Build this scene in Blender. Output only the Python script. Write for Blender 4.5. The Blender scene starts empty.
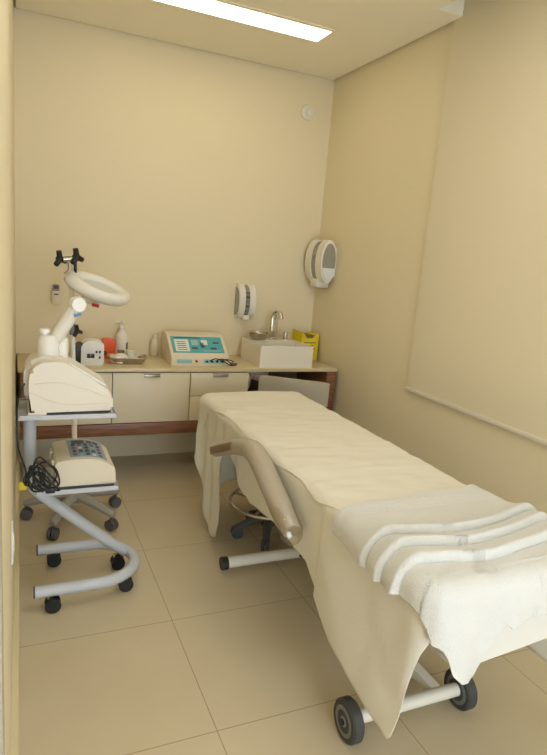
import bpy, bmesh, math, random
from mathutils import Vector, Matrix, noise
random.seed(7)
SC = bpy.context.scene
C = SC.collection
PI = math.pi

# ------------------------------------------------------------------ materials
def lin(c):
    return tuple((v/255/12.92) if v/255 <= .04045 else ((v/255+.055)/1.055)**2.4 for v in c)

def mat(name, rgb, rough=.5, metal=0., spec=.5, bump=0., bscale=40., var=0., vscale=6., coat=0.):
    m = bpy.data.materials.new(name); m.use_nodes = True
    nt = m.node_tree; b = nt.nodes['Principled BSDF']
    col = lin(rgb)+(1,)
    b.inputs['Base Color'].default_value = col
    b.inputs['Roughness'].default_value = rough
    b.inputs['Metallic'].default_value = metal
    b.inputs['Specular IOR Level'].default_value = spec
    b.inputs['Coat Weight'].default_value = coat
    b.inputs['Coat Roughness'].default_value = .08
    if var or bump:
        tc = nt.nodes.new('ShaderNodeTexCoord')
    if var:
        n = nt.nodes.new('ShaderNodeTexNoise'); n.inputs['Scale'].default_value = vscale
        n.inputs['Detail'].default_value = 4
        nt.links.new(tc.outputs['Object'], n.inputs['Vector'])
        mx = nt.nodes.new('ShaderNodeMix'); mx.data_type = 'RGBA'
        mx.inputs[6].default_value = tuple(v*(1-var) for v in col[:3])+(1,)
        mx.inputs[7].default_value = tuple(min(1, v*(1+var)) for v in col[:3])+(1,)
        nt.links.new(n.outputs['Fac'], mx.inputs[0]); nt.links.new(mx.outputs[2], b.inputs['Base Color'])
    if bump:
        n = nt.nodes.new('ShaderNodeTexNoise'); n.inputs['Scale'].default_value = bscale
        n.inputs['Detail'].default_value = 3
        nt.links.new(tc.outputs['Object'], n.inputs['Vector'])
        bp = nt.nodes.new('ShaderNodeBump'); bp.inputs['Strength'].default_value = bump
        bp.inputs['Distance'].default_value = .01
        nt.links.new(n.outputs['Fac'], bp.inputs['Height']); nt.links.new(bp.outputs['Normal'], b.inputs['Normal'])
    return m

WALLC = (230, 217, 184)
M = {}
M['wall'] = mat('wall_paint', WALLC, .6, bump=.05, bscale=60, var=.012, vscale=2)
M['ceil'] = mat('ceiling_paint', (248, 240, 218), .7)
M['void'] = mat('recess_dark', (90, 80, 60), .8)
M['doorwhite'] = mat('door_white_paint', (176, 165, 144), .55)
M['base'] = mat('baseboard_paint', (222, 208, 172), .45)
M['fabric'] = mat('sheet_cotton', (233, 229, 217), .85, spec=.2, bump=.12, bscale=90)
M['sheet2'] = mat('sheet_thin_cotton', (233, 228, 214), .85, spec=.2, bump=.10, bscale=120)
M['towel'] = mat('towel_terry', (229, 229, 226), .95, spec=.1, bump=.5, bscale=260)
M['mattress'] = mat('mattress_cover', (228, 226, 219), .6)
M['whitemetal'] = mat('white_enamel', (228, 224, 212), .35)
M['vinyl'] = mat('grey_vinyl', (176, 166, 148), .35, coat=.6)
M['vinyl_dark'] = mat('brown_vinyl', (138, 116, 90), .5)
M['black'] = mat('black_plastic', (24, 24, 25), .45)
M['rubber'] = mat('grey_rubber', (66, 66, 66), .6, var=.1)
M['hubgrey'] = mat('hub_grey', (120, 120, 118), .4)
M['cart'] = mat('trolley_blue_white', (196, 200, 206), .4)
M['dev'] = mat('appliance_white', (230, 223, 208), .4)
M['devcool'] = mat('appliance_cool_white', (236, 234, 228), .35)
M['cream'] = mat('appliance_cream', (224, 213, 189), .45)
M['dark'] = mat('dark_plastic', (70, 74, 86), .5)
M['chrome'] = mat('chrome', (215, 212, 205), .18, metal=1)
M['steel'] = mat('brushed_steel', (190, 182, 166), .3, metal=1)
M['greybase'] = mat('grey_nylon', (150, 146, 138), .5)
M['castergrey'] = mat('caster_grey', (88, 88, 88), .5)
M['door'] = mat('cabinet_laminate', (226, 214, 186), .4)
M['inside'] = mat('cabinet_inside', (112, 92, 72), .6)
M['counter'] = mat('beige_stone', (214, 198, 160), .28, var=.05, vscale=30)
M['sink'] = mat('white_ceramic', (238, 232, 218), .15, coat=.3)
M['orange'] = mat('orange_plastic', (236, 92, 44), .45)
M['yellow'] = mat('yellow_card', (226, 205, 20), .5)
M['teal'] = mat('teal_panel', (84, 172, 182), .4)
M['tealpale'] = mat('pale_teal_panel', (150, 196, 200), .4)
M['bluegrey'] = mat('blue_grey_panel', (140, 164, 186), .4)
M['red'] = mat('red_plastic', (176, 40, 36), .4)
M['blue'] = mat('blue_badge', (90, 130, 190), .4)
M['panelwhite'] = mat('panel_white', (226, 230, 226), .5)
M['mark'] = mat('panel_mark', (60, 78, 92), .5)
M['brownmark'] = mat('panel_brown_key', (130, 100, 88), .5)
M['dispwhite'] = mat('dispenser_white', (232, 228, 216), .3)
M['dispgrey'] = mat('dispenser_window', (150, 148, 136), .2, coat=.4)
M['chairgrey'] = mat('chair_upholstery', (176, 168, 150), .6)
M['bluecaster'] = mat('caster_blue_grey', (80, 92, 100), .5)
M['glassy'] = mat('bottle_translucent', (222, 210, 180), .2)
M['alu'] = mat('aluminium', (190, 182, 165), .35, metal=.8)
M['lensglass'] = mat('frosted_lens', (206, 210, 204), .12, coat=.5)
M['gauze'] = mat('white_gauze', (238, 236, 228), .9)
M['rib'] = mat('towel_rib', (243, 241, 235), .95, spec=.1, bump=.3, bscale=300)

def wood():
    m = mat('walnut_wood', (126, 84, 56), .4); nt = m.node_tree; b = nt.nodes['Principled BSDF']
    tc = nt.nodes.new('ShaderNodeTexCoord'); mp = nt.nodes.new('ShaderNodeMapping')
    mp.inputs['Scale'].default_value = (2, 12, 30)
    n = nt.nodes.new('ShaderNodeTexNoise'); n.inputs['Scale'].default_value = 3; n.inputs['Detail'].default_value = 6
    r = nt.nodes.new('ShaderNodeValToRGB')
    r.color_ramp.elements[0].position = .3; r.color_ramp.elements[0].color = lin((104, 66, 44))+(1,)
    r.color_ramp.elements[1].position = .7; r.color_ramp.elements[1].color = lin((146, 100, 68))+(1,)
    L = nt.links.new
    L(tc.outputs['Object'], mp.inputs['Vector']); L(mp.outputs[0], n.inputs['Vector'])
    L(n.outputs['Fac'], r.inputs[0]); L(r.outputs[0], b.inputs['Base Color'])
    return m
M['wood'] = wood()

TX, TY, TS = .578, 2.688, .6
def floor_mat():
    m = mat('porcelain_tile', (190, 172, 134), .3); nt = m.node_tree; b = nt.nodes['Principled BSDF']
    L = nt.links.new
    tc = nt.nodes.new('ShaderNodeTexCoord'); sep = nt.nodes.new('ShaderNodeSeparateXYZ')
    L(tc.outputs['Object'], sep.inputs[0])
    def math_(op, a, bb=None):
        n = nt.nodes.new('ShaderNodeMath'); n.operation = op
        for i, v in enumerate((a, bb)):
            if v is None: continue
            if isinstance(v, (int, float)): n.inputs[i].default_value = v
            else: L(v, n.inputs[i])
        return n.outputs[0]
    def dist(o, t0):
        a = math_('SUBTRACT', o, t0); a = math_('DIVIDE', a, TS); a = math_('FRACT', math_('ADD', a, 50.5))
        return math_('MULTIPLY', math_('ABSOLUTE', math_('SUBTRACT', a, .5)), TS)
    d = math_('MINIMUM', dist(sep.outputs[0], TX), dist(sep.outputs[1], TY))
    g = math_('LESS_THAN', d, .0018)
    n = nt.nodes.new('ShaderNodeTexNoise'); n.inputs['Scale'].default_value = 2.2; n.inputs['Detail'].default_value = 5
    L(tc.outputs['Object'], n.inputs['Vector'])
    r = nt.nodes.new('ShaderNodeValToRGB')
    r.color_ramp.elements[0].position = .3; r.color_ramp.elements[0].color = lin((206, 191, 160))+(1,)
    r.color_ramp.elements[1].position = .75; r.color_ramp.elements[1].color = lin((214, 200, 170))+(1,)
    L(n.outputs['Fac'], r.inputs[0])
    mx = nt.nodes.new('ShaderNodeMix'); mx.data_type = 'RGBA'
    L(g, mx.inputs[0]); L(r.outputs[0], mx.inputs[6]); mx.inputs[7].default_value = lin((170, 148, 114))+(1,)
    L(mx.outputs[2], b.inputs['Base Color'])
    return m
M['floor'] = floor_mat()

def emis(name, rgb, s):
    m = bpy.data.materials.new(name); m.use_nodes = True; nt = m.node_tree
    nt.nodes.remove(nt.nodes['Principled BSDF'])
    e = nt.nodes.new('ShaderNodeEmission'); e.inputs[0].default_value = tuple(rgb)+(1,); e.inputs[1].default_value = s
    nt.links.new(e.outputs[0], nt.nodes['Material Output'].inputs[0])
    return m
M['lampwarm'] = emis('lamp_diffuser', (1, .87, .6), 6.9)
M['fillcool'] = emis('fill_diffuser_white', (1, .97, .92), 5.2)

def blind_mat():
    m = mat('roller_blind_cloth', (236, 224, 194), .8, spec=.2); nt = m.node_tree; b = nt.nodes['Principled BSDF']
    t = nt.nodes.new('ShaderNodeBsdfTranslucent'); t.inputs[0].default_value = lin((226, 212, 186))+(1,)
    x = nt.nodes.new('ShaderNodeMixShader'); x.inputs[0].default_value = .1
    nt.links.new(b.outputs[0], x.inputs[1]); nt.links.new(t.outputs[0], x.inputs[2])
    nt.links.new(x.outputs[0], nt.nodes['Material Output'].inputs[0])
    return m
M['blind'] = blind_mat()

def clear_mat(name, rough=.05, tint=(255, 255, 255), gl=.12):
    m = bpy.data.materials.new(name); m.use_nodes = True; nt = m.node_tree
    nt.nodes.remove(nt.nodes['Principled BSDF'])
    t = nt.nodes.new('ShaderNodeBsdfTransparent'); t.inputs[0].default_value = lin(tint)+(1,)
    g = nt.nodes.new('ShaderNodeBsdfGlossy'); g.inputs['Roughness'].default_value = rough
    x = nt.nodes.new('ShaderNodeMixShader'); x.inputs[0].default_value = gl
    nt.links.new(t.outputs[0], x.inputs[1]); nt.links.new(g.outputs[0], x.inputs[2])
    nt.links.new(x.outputs[0], nt.nodes['Material Output'].inputs[0])
    return m
M['film'] = clear_mat('clear_plastic_film', .15, (245, 240, 230), .13)
M['lens'] = clear_mat('lens_glass', .03, (235, 235, 228), .15)

# ------------------------------------------------------------------ mesh helpers
def box(bm, x0, x1, y0, y1, z0, z1, bev=0., seg=2):
    g = bmesh.ops.create_cube(bm, size=1)
    vs = g['verts']
    for v in vs:
        v.co = Vector(((x0+x1)/2+v.co.x*(x1-x0), (y0+y1)/2+v.co.y*(y1-y0), (z0+z1)/2+v.co.z*(z1-z0)))
    if bev:
        es = list({e for v in vs for e in v.link_edges})
        bmesh.ops.bevel(bm, geom=es, offset=bev, segments=seg, affect='EDGES', profile=.5)
    return bm

def catmull(pts, n=8, closed=False):
    P = [Vector(p) for p in pts]; out = []
    N = len(P)
    rng = range(N) if closed else range(N-1)
    for i in rng:
        if closed: a, b, c, d = P[i-1], P[i], P[(i+1) % N], P[(i+2) % N]
        else:
            b, c = P[i], P[i+1]
            a = P[i-1] if i > 0 else b*2-c
            d = P[i+2] if i+2 < N else c*2-b
        for k in range(n):
            t = k/n
            out.append(.5*((2*b)+(-a+c)*t+(2*a-5*b+4*c-d)*t*t+(-a+3*b-3*c+d)*t**3))
    if not closed: out.append(P[-1])
    return out

def tube(bm, pts, r, seg=12, closed=False, sy=1., cap=True):
    P = [Vector(p) for p in pts]; n = len(P)
    rr = r if isinstance(r, (list, tuple)) else [r]*n
    T = []
    for i in range(n):
        a = P[i-1] if (i > 0 or closed) else P[i]
        b = P[(i+1) % n] if (i < n-1 or closed) else P[i]
        T.append((b-a).normalized())
    up = Vector((0, 0, 1)) if abs(T[0].z) < .9 else Vector((0, 1, 0))
    N = (up-T[0]*up.dot(T[0])).normalized()
    rings = []
    for i in range(n):
        N = (N-T[i]*N.dot(T[i])).normalized()
        B = T[i].cross(N)
        ring = []
        for k in range(seg):
            a = 2*PI*k/seg
            ring.append(bm.verts.new(P[i]+N*math.cos(a)*rr[i]+B*math.sin(a)*rr[i]*sy))
        rings.append(ring)
    m = n if closed else n-1
    for i in range(m):
        A, Bq = rings[i], rings[(i+1) % n]
        for k in range(seg):
            bm.faces.new((A[k], A[(k+1) % seg], Bq[(k+1) % seg], Bq[k]))
    if cap and not closed:
        bm.faces.new(list(reversed(rings[0]))); bm.faces.new(rings[-1])
    return bm

def lathe(bm, prof, seg=28, o=(0, 0, 0), axis='Z', arc=None):
    o = Vector(o); rings = []
    for r, h in prof:
        ring = []
        if r < 1e-6: r = 1e-5
        for k in range(seg):
            a = 2*PI*k/seg; x, y = r*math.cos(a), r*math.sin(a)
            p = {'Z': (x, y, h), 'X': (h, x, y), 'Y': (x, h, y)}[axis]
            ring.append(bm.verts.new(o+Vector(p)))
        rings.append(ring)
    for i in range(len(rings)-1):
        for k in range(seg):
            bm.faces.new((rings[i][k], rings[i][(k+1) % seg], rings[i+1][(k+1) % seg], rings[i+1][k]))
    bm.faces.new(list(reversed(rings[0]))); bm.faces.new(rings[-1])
    return bm

def prism(bm, poly, y0, y1, plane='XZ', bev=0., seg=2):
    """polygon in a plane, pushed along the third axis"""
    def p3(a, b, c):
        return {'XZ': (a, c, b), 'XY': (a, b, c), 'YZ': (c, a, b)}[plane]
    A = [bm.verts.new(p3(a, b, y0)) for a, b in poly]
    B = [bm.verts.new(p3(a, b, y1)) for a, b in poly]
    fs = [bm.faces.new(list(reversed(A))), bm.faces.new(B)]
    n = len(poly)
    for i in range(n):
        fs.append(bm.faces.new((A[i], A[(i+1) % n], B[(i+1) % n], B[i])))
    if bev:
        es = list(set(fs[0].edges) | set(fs[1].edges))
        bmesh.ops.bevel(bm, geom=es, offset=bev, segments=seg, affect='EDGES', profile=.5)
    return bm

def rounded(pts, r, n=5):
    """round a polygon's corners; r is a number or one per corner"""
    out = []; N = len(pts)
    for i in range(N):
        p = Vector(pts[i]); a = Vector(pts[i-1]); b = Vector(pts[(i+1) % N])
        ri = r[i] if isinstance(r, (list, tuple)) else r
        if ri <= 0: out.append(tuple(p)); continue
        u = (a-p); v = (b-p); d = min(ri, u.length*.49, v.length*.49)
        p0 = p+u.normalized()*d; p1 = p+v.normalized()*d
        for k in range(n+1):
            t = k/n
            q = p0*(1-t)**2+p*2*t*(1-t)+p1*t*t
            out.append((q.x, q.y))
    return out

def BM(): return bmesh.new()

def obj(name, bm, m, parent=None, off=None, smooth=35, recalc=True):
    """link one mesh object; off is subtracted so world coordinates may be used under an Empty"""
    if off is not None:
        bmesh.ops.translate(bm, verts=bm.verts, vec=-Vector(off))
    if recalc: bmesh.ops.recalc_face_normals(bm, faces=bm.faces)
    me = bpy.data.meshes.new(name); bm.to_mesh(me); bm.free()
    for f in me.polygons: f.use_smooth = True
    me.set_sharp_from_angle(angle=math.radians(smooth))
    me.materials.append(m)
    o = bpy.data.objects.new(name, me); C.objects.link(o)
    if parent is not None: o.parent = parent
    return o

def thing(name, label, cat, loc=(0, 0, 0), rotz=0., group=None):
    o = bpy.data.objects.new(name, None); C.objects.link(o)
    o.location = loc; o.rotation_euler = (0, 0, rotz)
    o.empty_display_size = .05
    o['label'] = label; o['category'] = cat
    if group: o['group'] = group
    return o

def tag(o, label, cat, group=None):
    o['label'] = label; o['category'] = cat
    if group: o['group'] = group
    return o

def setpiv(o, loc):
    """move a single-mesh thing's origin to its base"""
    o.data.transform(Matrix.Translation(-Vector(loc))); o.location = loc
    return o

def struct(name, bm, m, parent=None):
    o = obj(name, bm, m, parent)
    o['kind'] = 'structure'
    return o

def dup(root, loc, rotz, label, group=None):
    r = root.copy(); C.objects.link(r); r.location = loc; r.rotation_euler = (0, 0, rotz)
    r['label'] = label
    if group: r['group'] = group
    for ch in list(root.children):
        c = ch.copy(); C.objects.link(c); c.parent = r
        for g in ch.children:
            d = g.copy(); C.objects.link(d); d.parent = c
    return r

# ------------------------------------------------------------------ camera
F, YAW, PIT, ROL, HC = 583.13, .4243, .2009, -.0826, 1.4854
cy, sy_ = math.cos(YAW), math.sin(YAW); cp, sp = math.cos(PIT), math.sin(PIT)
fw = Vector((sy_*cp, cy*cp, -sp)); rt = Vector((cy, -sy_, 0)); dn = fw.cross(rt)
cr, sr = math.cos(ROL), math.sin(ROL)
rt2 = rt*cr+dn*sr; dn2 = -rt*sr+dn*cr
cam = bpy.data.cameras.new('camera'); co = bpy.data.objects.new('camera', cam); C.objects.link(co)
mw = Matrix((rt2, -dn2, -fw)).transposed().to_4x4(); mw.translation = (0, 0, HC)
co.matrix_world = mw
cam.sensor_fit = 'VERTICAL'; cam.sensor_height = 36; cam.sensor_width = 36*547/755
cam.lens = F/755*36; cam.clip_start = .004; cam.clip_end = 50
SC.camera = co

# ------------------------------------------------------------------ room shell
XR, YB, H, YF = 2.133, 4.079, 2.782, -1.6
def wl(y): return -.003-.0066*(YB-y)
XL = wl(YF)
bm = BM(); box(bm, -.2, XR+.25, YF-.1, YB+.1, -.1, 0); struct('floor', bm, M['floor'])
bm = BM(); box(bm, -.2, XR+.25, YB, YB+.1, 0, 3.0); struct('wall_back', bm, M['wall'])
bm = BM(); prism(bm, [(wl(YB), YB), (wl(YF), YF), (wl(YF)-.1, YF), (wl(YF)-.1, YB)], 0, 3.0, 'XY'); struct('wall_left', bm, M['wall'])
# behind the camera: wall opening added to let in cool frontal fill light
bm = BM()
box(bm, -.2, .08, YF-.1, YF, 0, 3.0); box(bm, 1.65, XR+.25, YF-.1, YF, 0, 3.0); box(bm, .08, 1.65, YF-.1, YF, 2.25, 3.0)
struct('wall_front', bm, M['wall'])
# white door in the left wall beside the camera
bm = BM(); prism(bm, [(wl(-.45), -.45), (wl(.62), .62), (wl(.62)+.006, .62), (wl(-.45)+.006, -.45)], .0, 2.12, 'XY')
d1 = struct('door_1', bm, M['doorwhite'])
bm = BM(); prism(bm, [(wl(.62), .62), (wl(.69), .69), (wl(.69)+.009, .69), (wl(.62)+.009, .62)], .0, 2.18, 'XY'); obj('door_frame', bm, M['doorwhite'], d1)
# right wall with a window opening behind the blind
WY0, WY1, WZ0, WZ1 = .1, 2.56, .95, 2.5
bm = BM()
box(bm, XR, XR+.15, YF, WY0, 0, 3.0); box(bm, XR, XR+.15, WY1, YB, 0, 3.0)
box(bm, XR, XR+.15, WY0, WY1, 0, WZ0); box(bm, XR, XR+.15, WY0, WY1, WZ1, 3.0)
struct('wall_right', bm, M['wall'])
win = obj('window_1', box(BM(), XR+.06, XR+.066, WY0, WY1, WZ0, WZ1), M['lens']); win['kind'] = 'structure'
bm = BM()
for a, b in ((WY0, WY0+.05), (WY1-.05, WY1), ((WY0+WY1)/2-.03, (WY0+WY1)/2+.03)): box(bm, XR+.04, XR+.09, a, b, WZ0, WZ1)
for a, b in ((WZ0, WZ0+.05), (WZ1-.05, WZ1)): box(bm, XR+.04, XR+.09, WY0, WY1, a, b)
obj('window_frame', bm, M['whitemetal'], win)
# ceiling: plaster board with a shadow gap along the walls and a pocket for the blind
G = .014; PX = 1.965; PY = 2.70
bm = BM()
prism(bm, [(wl(YF)+G, YF+G), (PX, YF+G), (PX, PY), (XR-G, PY+.0), (XR-G, YB-G), (wl(YB)+G, YB-G)], H, H+.025, 'XY')
struct('ceiling', bm, M['ceil'])
bm = BM(); box(bm, -.2, XR+.25, YF-.1, YB+.1, 3.0, 3.1); struct('ceiling_slab', bm, M['ceil'])
bm = BM(); box(bm, PX-.012, PX, YF, PY+.012, H+.025, 3.0); box(bm, PX, XR, PY, PY+.012, H+.025, 3.0); struct('trim_1', bm, M['ceil'])
# baseboards
bm = BM(); prism(bm, [(wl(YB), YB), (wl(YF), YF), (wl(YF)+.02, YF), (wl(YB)+.018, YB)], 0, .15, 'XY'); struct('baseboard_left', bm, M['base'])
bm = BM(); box(bm, XR-.012, XR, YF, YB, 0, .1, .002); struct('baseboard_right', bm, M['base'])

# roller blind
bl = thing('roller_blind', 'wide beige roller blind covering the right wall window, white bottom rail', 'blind', (XR-.03, 1.6, .79))
bm = BM(); nY = 40
def bx_(y, z): return XR-.016-.0015*math.sin(y*7)-.001*math.sin(y*17+1)
Bz = (.80, 2.98)
for off in (0, .0012):
    pass
vs = []
for i in range(nY+1):
    y = -.25+(2.762+.25)*i/nY
    vs.append([bm.verts.new((bx_(y, 0)+d, y, z)) for d, z in ((0, Bz[0]), (0, Bz[1]), (.0012, Bz[1]), (.0012, Bz[0]))])
for i in range(nY):
    for k in range(4): bm.faces.new((vs[i][k], vs[i+1][k], vs[i+1][(k+1) % 4], vs[i][(k+1) % 4]))
bm.faces.new(vs[0]); bm.faces.new(list(reversed(vs[-1])))
obj('blind_cloth', bm, M['blind'], bl, bl.location)
obj('bottom_rail', box(BM(), XR-.026, XR-.007, -.26, 2.768, .786, .806, .004), M['dev'], bl, bl.location)
bm = BM(); tube(bm, [(XR-.05, -.25, 2.965), (XR-.05, 2.66, 2.965)], .022, 16); obj('roller_tube', bm, M['dev'], bl, bl.location)

# ceiling lamps: one above the counter, plus an added fill panel out of view
LX0, LX1, LY0, LY1 = .42, 1.667, 3.275, 3.462
def lampthing(label, dm, d=(LY1-LY0)/2):
    t = thing('ceiling_light', label, 'ceiling light', ((LX0+LX1)/2, (LY0+LY1)/2, H))
    w = (LX1-LX0)/2
    bm = BM()
    for x0, x1, y0, y1 in ((-w-.03, w+.03, -d-.03, -d), (-w-.03, w+.03, d, d+.03), (-w-.03, -w, -d, d), (w, w+.03, -d, d)):
        box(bm, x0, x1, y0, y1, -.004, .001)
    obj('trim_frame', bm, M['ceil'], t)
    bm = BM(); box(bm, -w, w, -d, d, -.003, .001); obj('diffuser', bm, dm, t)
    return t
lampthing('long recessed ceiling light panel above the counter, glowing warm white', M['lampwarm'])
t = lampthing('added fill light panel on the ceiling, outside the view', M['fillcool'], .3)
t.location = (1.0, 1.5, H)  # added fill panel, unseen, brightens the bed and near floor

# ------------------------------------------------------------------ small wall things
rp = thing('smoke_detector', 'small round white cover on the back wall near the ceiling corner', 'detector', (1.934, YB, 2.531))
bm = BM(); lathe(bm, [(.052, 0), (.055, -.008), (.05, -.02), (.034, -.024), (0, -.025)], 10, axis='Y'); obj('cover', bm, M['dispwhite'], rp)
bm = BM(); lathe(bm, [(.026, -.024), (.026, -.034), (.02, -.038), (0, -.038)], 20, (.008, 0, 0), axis='Y'); obj('sensor_cap', bm, M['dispwhite'], rp)

rm = thing('remote_control', 'small grey air conditioner remote in a holder on the back wall', 'remote', (.24, YB, 1.08))
bm = BM(); box(bm, -.027, .027, -.03, .001, 0, .085, .006); obj('holder', bm, M['cream'], rm)
bm = BM(); box(bm, -.02, .02, -.024, -.006, .02, .127, .006); rb = obj('handset', bm, M['greybase'], rm)
bm = BM(); box(bm, -.014, .014, -.027, -.022, .1, .12, .001); obj('screen', bm, M['mark'], rb)
bm = BM(); box(bm, -.013, .013, -.032, -.028, .06, .068, .001); obj('logo_strip', bm, M['mark'], rm)

def dispenser(name, label, loc, rotz, w, dpt, h, mat_side, full=False):
    """curved front; local: wall at y=0, front towards -y"""
    t = thing(name, label, 'dispenser', loc, rotz)
    n = 20
    def prof(s, grow=0.):
        a = []
        if full:
            return [(-dpt*.53-dpt*.5*s*math.cos(2*PI*k/36), h/2+h/2*s*math.sin(2*PI*k/36)) for k in range(36)]
        for k in range(n+1):
            th = -PI/2+PI*k/n
            c, q = math.cos(th), math.sin(th)
            a.append((-(dpt*(abs(c)**.75)+grow)*s if c > 1e-6 else 0., h/2+(h/2*s+grow)*math.copysign(abs(q)**.9, q)))
        return a
    for i, (x0, x1) in enumerate(((-w/2, -w*.14), (w*.14, w/2))):
        bm = BM(); prism(bm, prof(1.), x0, x1, 'YZ', .006); obj('shell', bm, M['dispwhite'], t)
    bm = BM(); prism(bm, prof(.93), -w*.14, w*.14, 'YZ'); obj('window_strip', bm, M['dispgrey'], t)
    for s in (-1, 1):
        bm = BM(); p = prof(.84) if full else [(y-.004, z) for y, z in prof(.8)]
        prism(bm, p, min(s*(w/2-.002), s*(w/2+.003)), max(s*(w/2-.002), s*(w/2+.003)), 'YZ')
        o = obj('side_panel', bm, mat_side, t)
    return t
sd = dispenser('soap_dispenser', 'narrow white wall soap dispenser with grey window strip, left of the sink tap', (1.545, YB, 1.03), 0, .126, .1, .255, M['dispgrey'])
for k in range(5):
    bm = BM(); zz = .06+.033*k; box(bm, -.012, .012, -.103, -.06, zz, zz+.012, .002); obj('level_mark', bm, M['mark'] if k % 2 else M['hubgrey'], sd)
bm = BM(); box(bm, -.025, .025, -.09, -.02, -.004, .03, .008); obj('push_bar', bm, M['dispwhite'], sd)
pd = dispenser('towel_dispenser', 'large round white paper dispenser in the corner on the right wall', (XR, 3.905, 1.337), -PI/2, .26, .125, .31, M['dispgrey'], True)
# -y local = -x world, +x local = -y world
bm = BM()
pp = [(-.125*.53-.0625*.84*math.cos(2*PI*k/36), .155+.155*.84*math.sin(2*PI*k/36)) for k in range(37)]
pp = [p for p in pp if p[1] < .115]
pp.sort(key=lambda p: math.atan2(p[1]-.1, p[0]+.066))
prism(bm, pp, .131, .136, 'YZ'); obj('paper_stack', bm, M['panelwhite'], pd)
bm = BM(); box(bm, -.08, .05, -.1, -.004, -.036, .03, .012); obj('tray_lip', bm, M['dispwhite'], pd)
bm = BM(); box(bm, -.12, .12, -.03, 0, .05, .26, .004); obj('wall_mount', bm, M['dispwhite'], pd)
bm = BM(); box(bm, -.014, .014, -.128, -.1, .17, .2, .003); obj('lock', bm, M['hubgrey'], pd)

pl = thing('wall_plate', 'thin pale switch plate low on the left wall', 'wall plate', (wl(1.9), 1.9, .465))
bm = BM(); box(bm, -.004, .005, -.04, .04, 0, .115, .002); obj('plate', bm, M['panelwhite'], pl)
bm = BM(); box(bm, .004, .008, -.012, .012, .03, .085, .001); obj('socket', bm, M['dev'], pl)

# ------------------------------------------------------------------ counter
YC = 3.57
ct = setpiv(obj('countertop', box(BM(), .006, 2.11, YC, YB-.001, .727, .75, .003), M['counter']), (1.06, 3.82, .727))
tag(ct, 'long beige stone countertop running along the back wall', 'countertop')
fr = thing('wooden_surround', 'dark walnut wood surround enclosing the cabinets, with end panels and base board', 'wood surround', (1.05, 3.82, .319))
bm = BM(); box(bm, .018, .05, YC+.012, YB-.002, .397, .726, .001); obj('end_panel', bm, M['wood'], fr, fr.location)
bm = BM(); box(bm, 2.03, 2.105, YC+.004, YB-.002, .397, .726, .001); obj('end_panel', bm, M['wood'], fr, fr.location)
bm = BM(); box(bm, .018, 2.105, YC+.004, YB-.002, .319, .396, .001); obj('base_board', bm, M['wood'], fr, fr.location)
bm = BM(); box(bm, 1.44, 2.029, YB-.03, YB-.002, .397, .726); obj('back_panel', bm, M['inside'], fr, fr.location)
def handle(bmx, x0, x1):
    box(bmx, x0, x1, YC-.012, YC+.006, .712, .716, .001); box(bmx, x0, x1, YC-.012, YC-.008, .697, .716, .001); return bmx
def unit(name, label, x0, x1, fronts, hx, part):
    t = thing(name, label, 'cabinet', ((x0+x1)/2, YC+.25, .397), group=None)
    bm = BM(); box(bm, x0+.002, x1-.002, YC+.03, YB-.034, .399, .724); obj('carcass', bm, M['inside'], t, t.location)
    for i, (z0, z1) in enumerate(fronts):
        bm = BM(); box(bm, x0+.0025, x1-.0025, YC+.008, YC+.027, z0, z1, .0015); d = obj(part, bm, M['door'], t, t.location)
        if i == 0 and hx:
            obj('handle', handle(BM(), *hx), M['alu'], d, t.location)
unit('cabinet', 'left cream door cabinet behind the white trolley', .052, .539, [(.4, .72)], (.3, .4), 'door')
unit('cabinet', 'cream door cabinet in the middle below the teal machine', .539, 1.03, [(.4, .72)], (.728, .829), 'door')
unit('drawer_unit', 'narrow cream two drawer unit beside the open knee space', 1.03, 1.435, [(.5665, .72), (.4, .5625)], (1.178, 1.283), 'drawer')
bpy.data.objects['drawer_unit']['category'] = 'drawer unit'

# teal machine on the counter
tm = thing('therapy_device', 'cream sloping device with teal control panel on the counter', 'device', (1.115, 3.80, .75), -.02)
prof = rounded([(-.16, 0), (-.16, .055), (.03, .185), (.15, .19), (.16, 0)], [.004, .012, .02, .015, .004])
bm = BM(); prism(bm, prof, -.195, .195, 'YZ', .004); obj('housing', bm, M['cream'], tm)
sl = Vector((0, .19, .13)).normalized(); nn = Vector((0, -.13, .19)).normalized()
def panel(bm, x0, x1, s0, s1, lift, th=.0016):
    o = Vector((0, -.16, .055))
    for (a, b, c) in ((x0, x1, 0),):
        q = [o+sl*s+nn*lift+Vector((x, 0, 0)) for x, s in ((x0, s0), (x1, s0), (x1, s1), (x0, s1))]
        A = [bm.verts.new(p) for p in q]; B = [bm.verts.new(p+nn*th) for p in q]
        bm.faces.new(A); bm.faces.new(list(reversed(B)))
        for i in range(4): bm.faces.new((A[i], A[(i+1) % 4], B[(i+1) % 4], B[i]))
    return bm
tp = obj('control_panel', panel(BM(), -.175, .175, .05, .205, .0), M['teal'], tm)
obj('display', panel(BM(), -.155, -.06, .062, .175, .002), M['panelwhite'], tp)
for x0, x1, s0, s1, mm in ((-.15, .03, .188, .196, 'mark'), (-.04, .005, .12, .17, 'tealpale'), (.03, .07, .125, .172, 'panelwhite'), (-.045, -.005, .085, .1, 'mark'), (.02, .045, .1, .145, 'mark'),
                       (.085, .125, .085, .1, 'mark'), (.11, .15, .14, .152, 'mark'), (.03, .15, .062, .072, 'tealpale')):
    obj('key_block', panel(BM(), x0, x1, s0, s1, .002), M[mm], tp)
for k in range(5): obj('display_line', panel(BM(), -.14, -.08, .075+.018*k, .08+.018*k, .0035), M['red' if k == 2 else 'hubgrey'], tp)
bm = BM(); box(bm, -.16, -.06, -.163, -.158, .022, .048, .001); obj('lower_strip', bm, M['tealpale'], tm)
bm = BM(); box(bm, .02, .17, -.163, -.158, .022, .048, .001); ls = obj('jack_strip', bm, M['tealpale'], tm)
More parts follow.
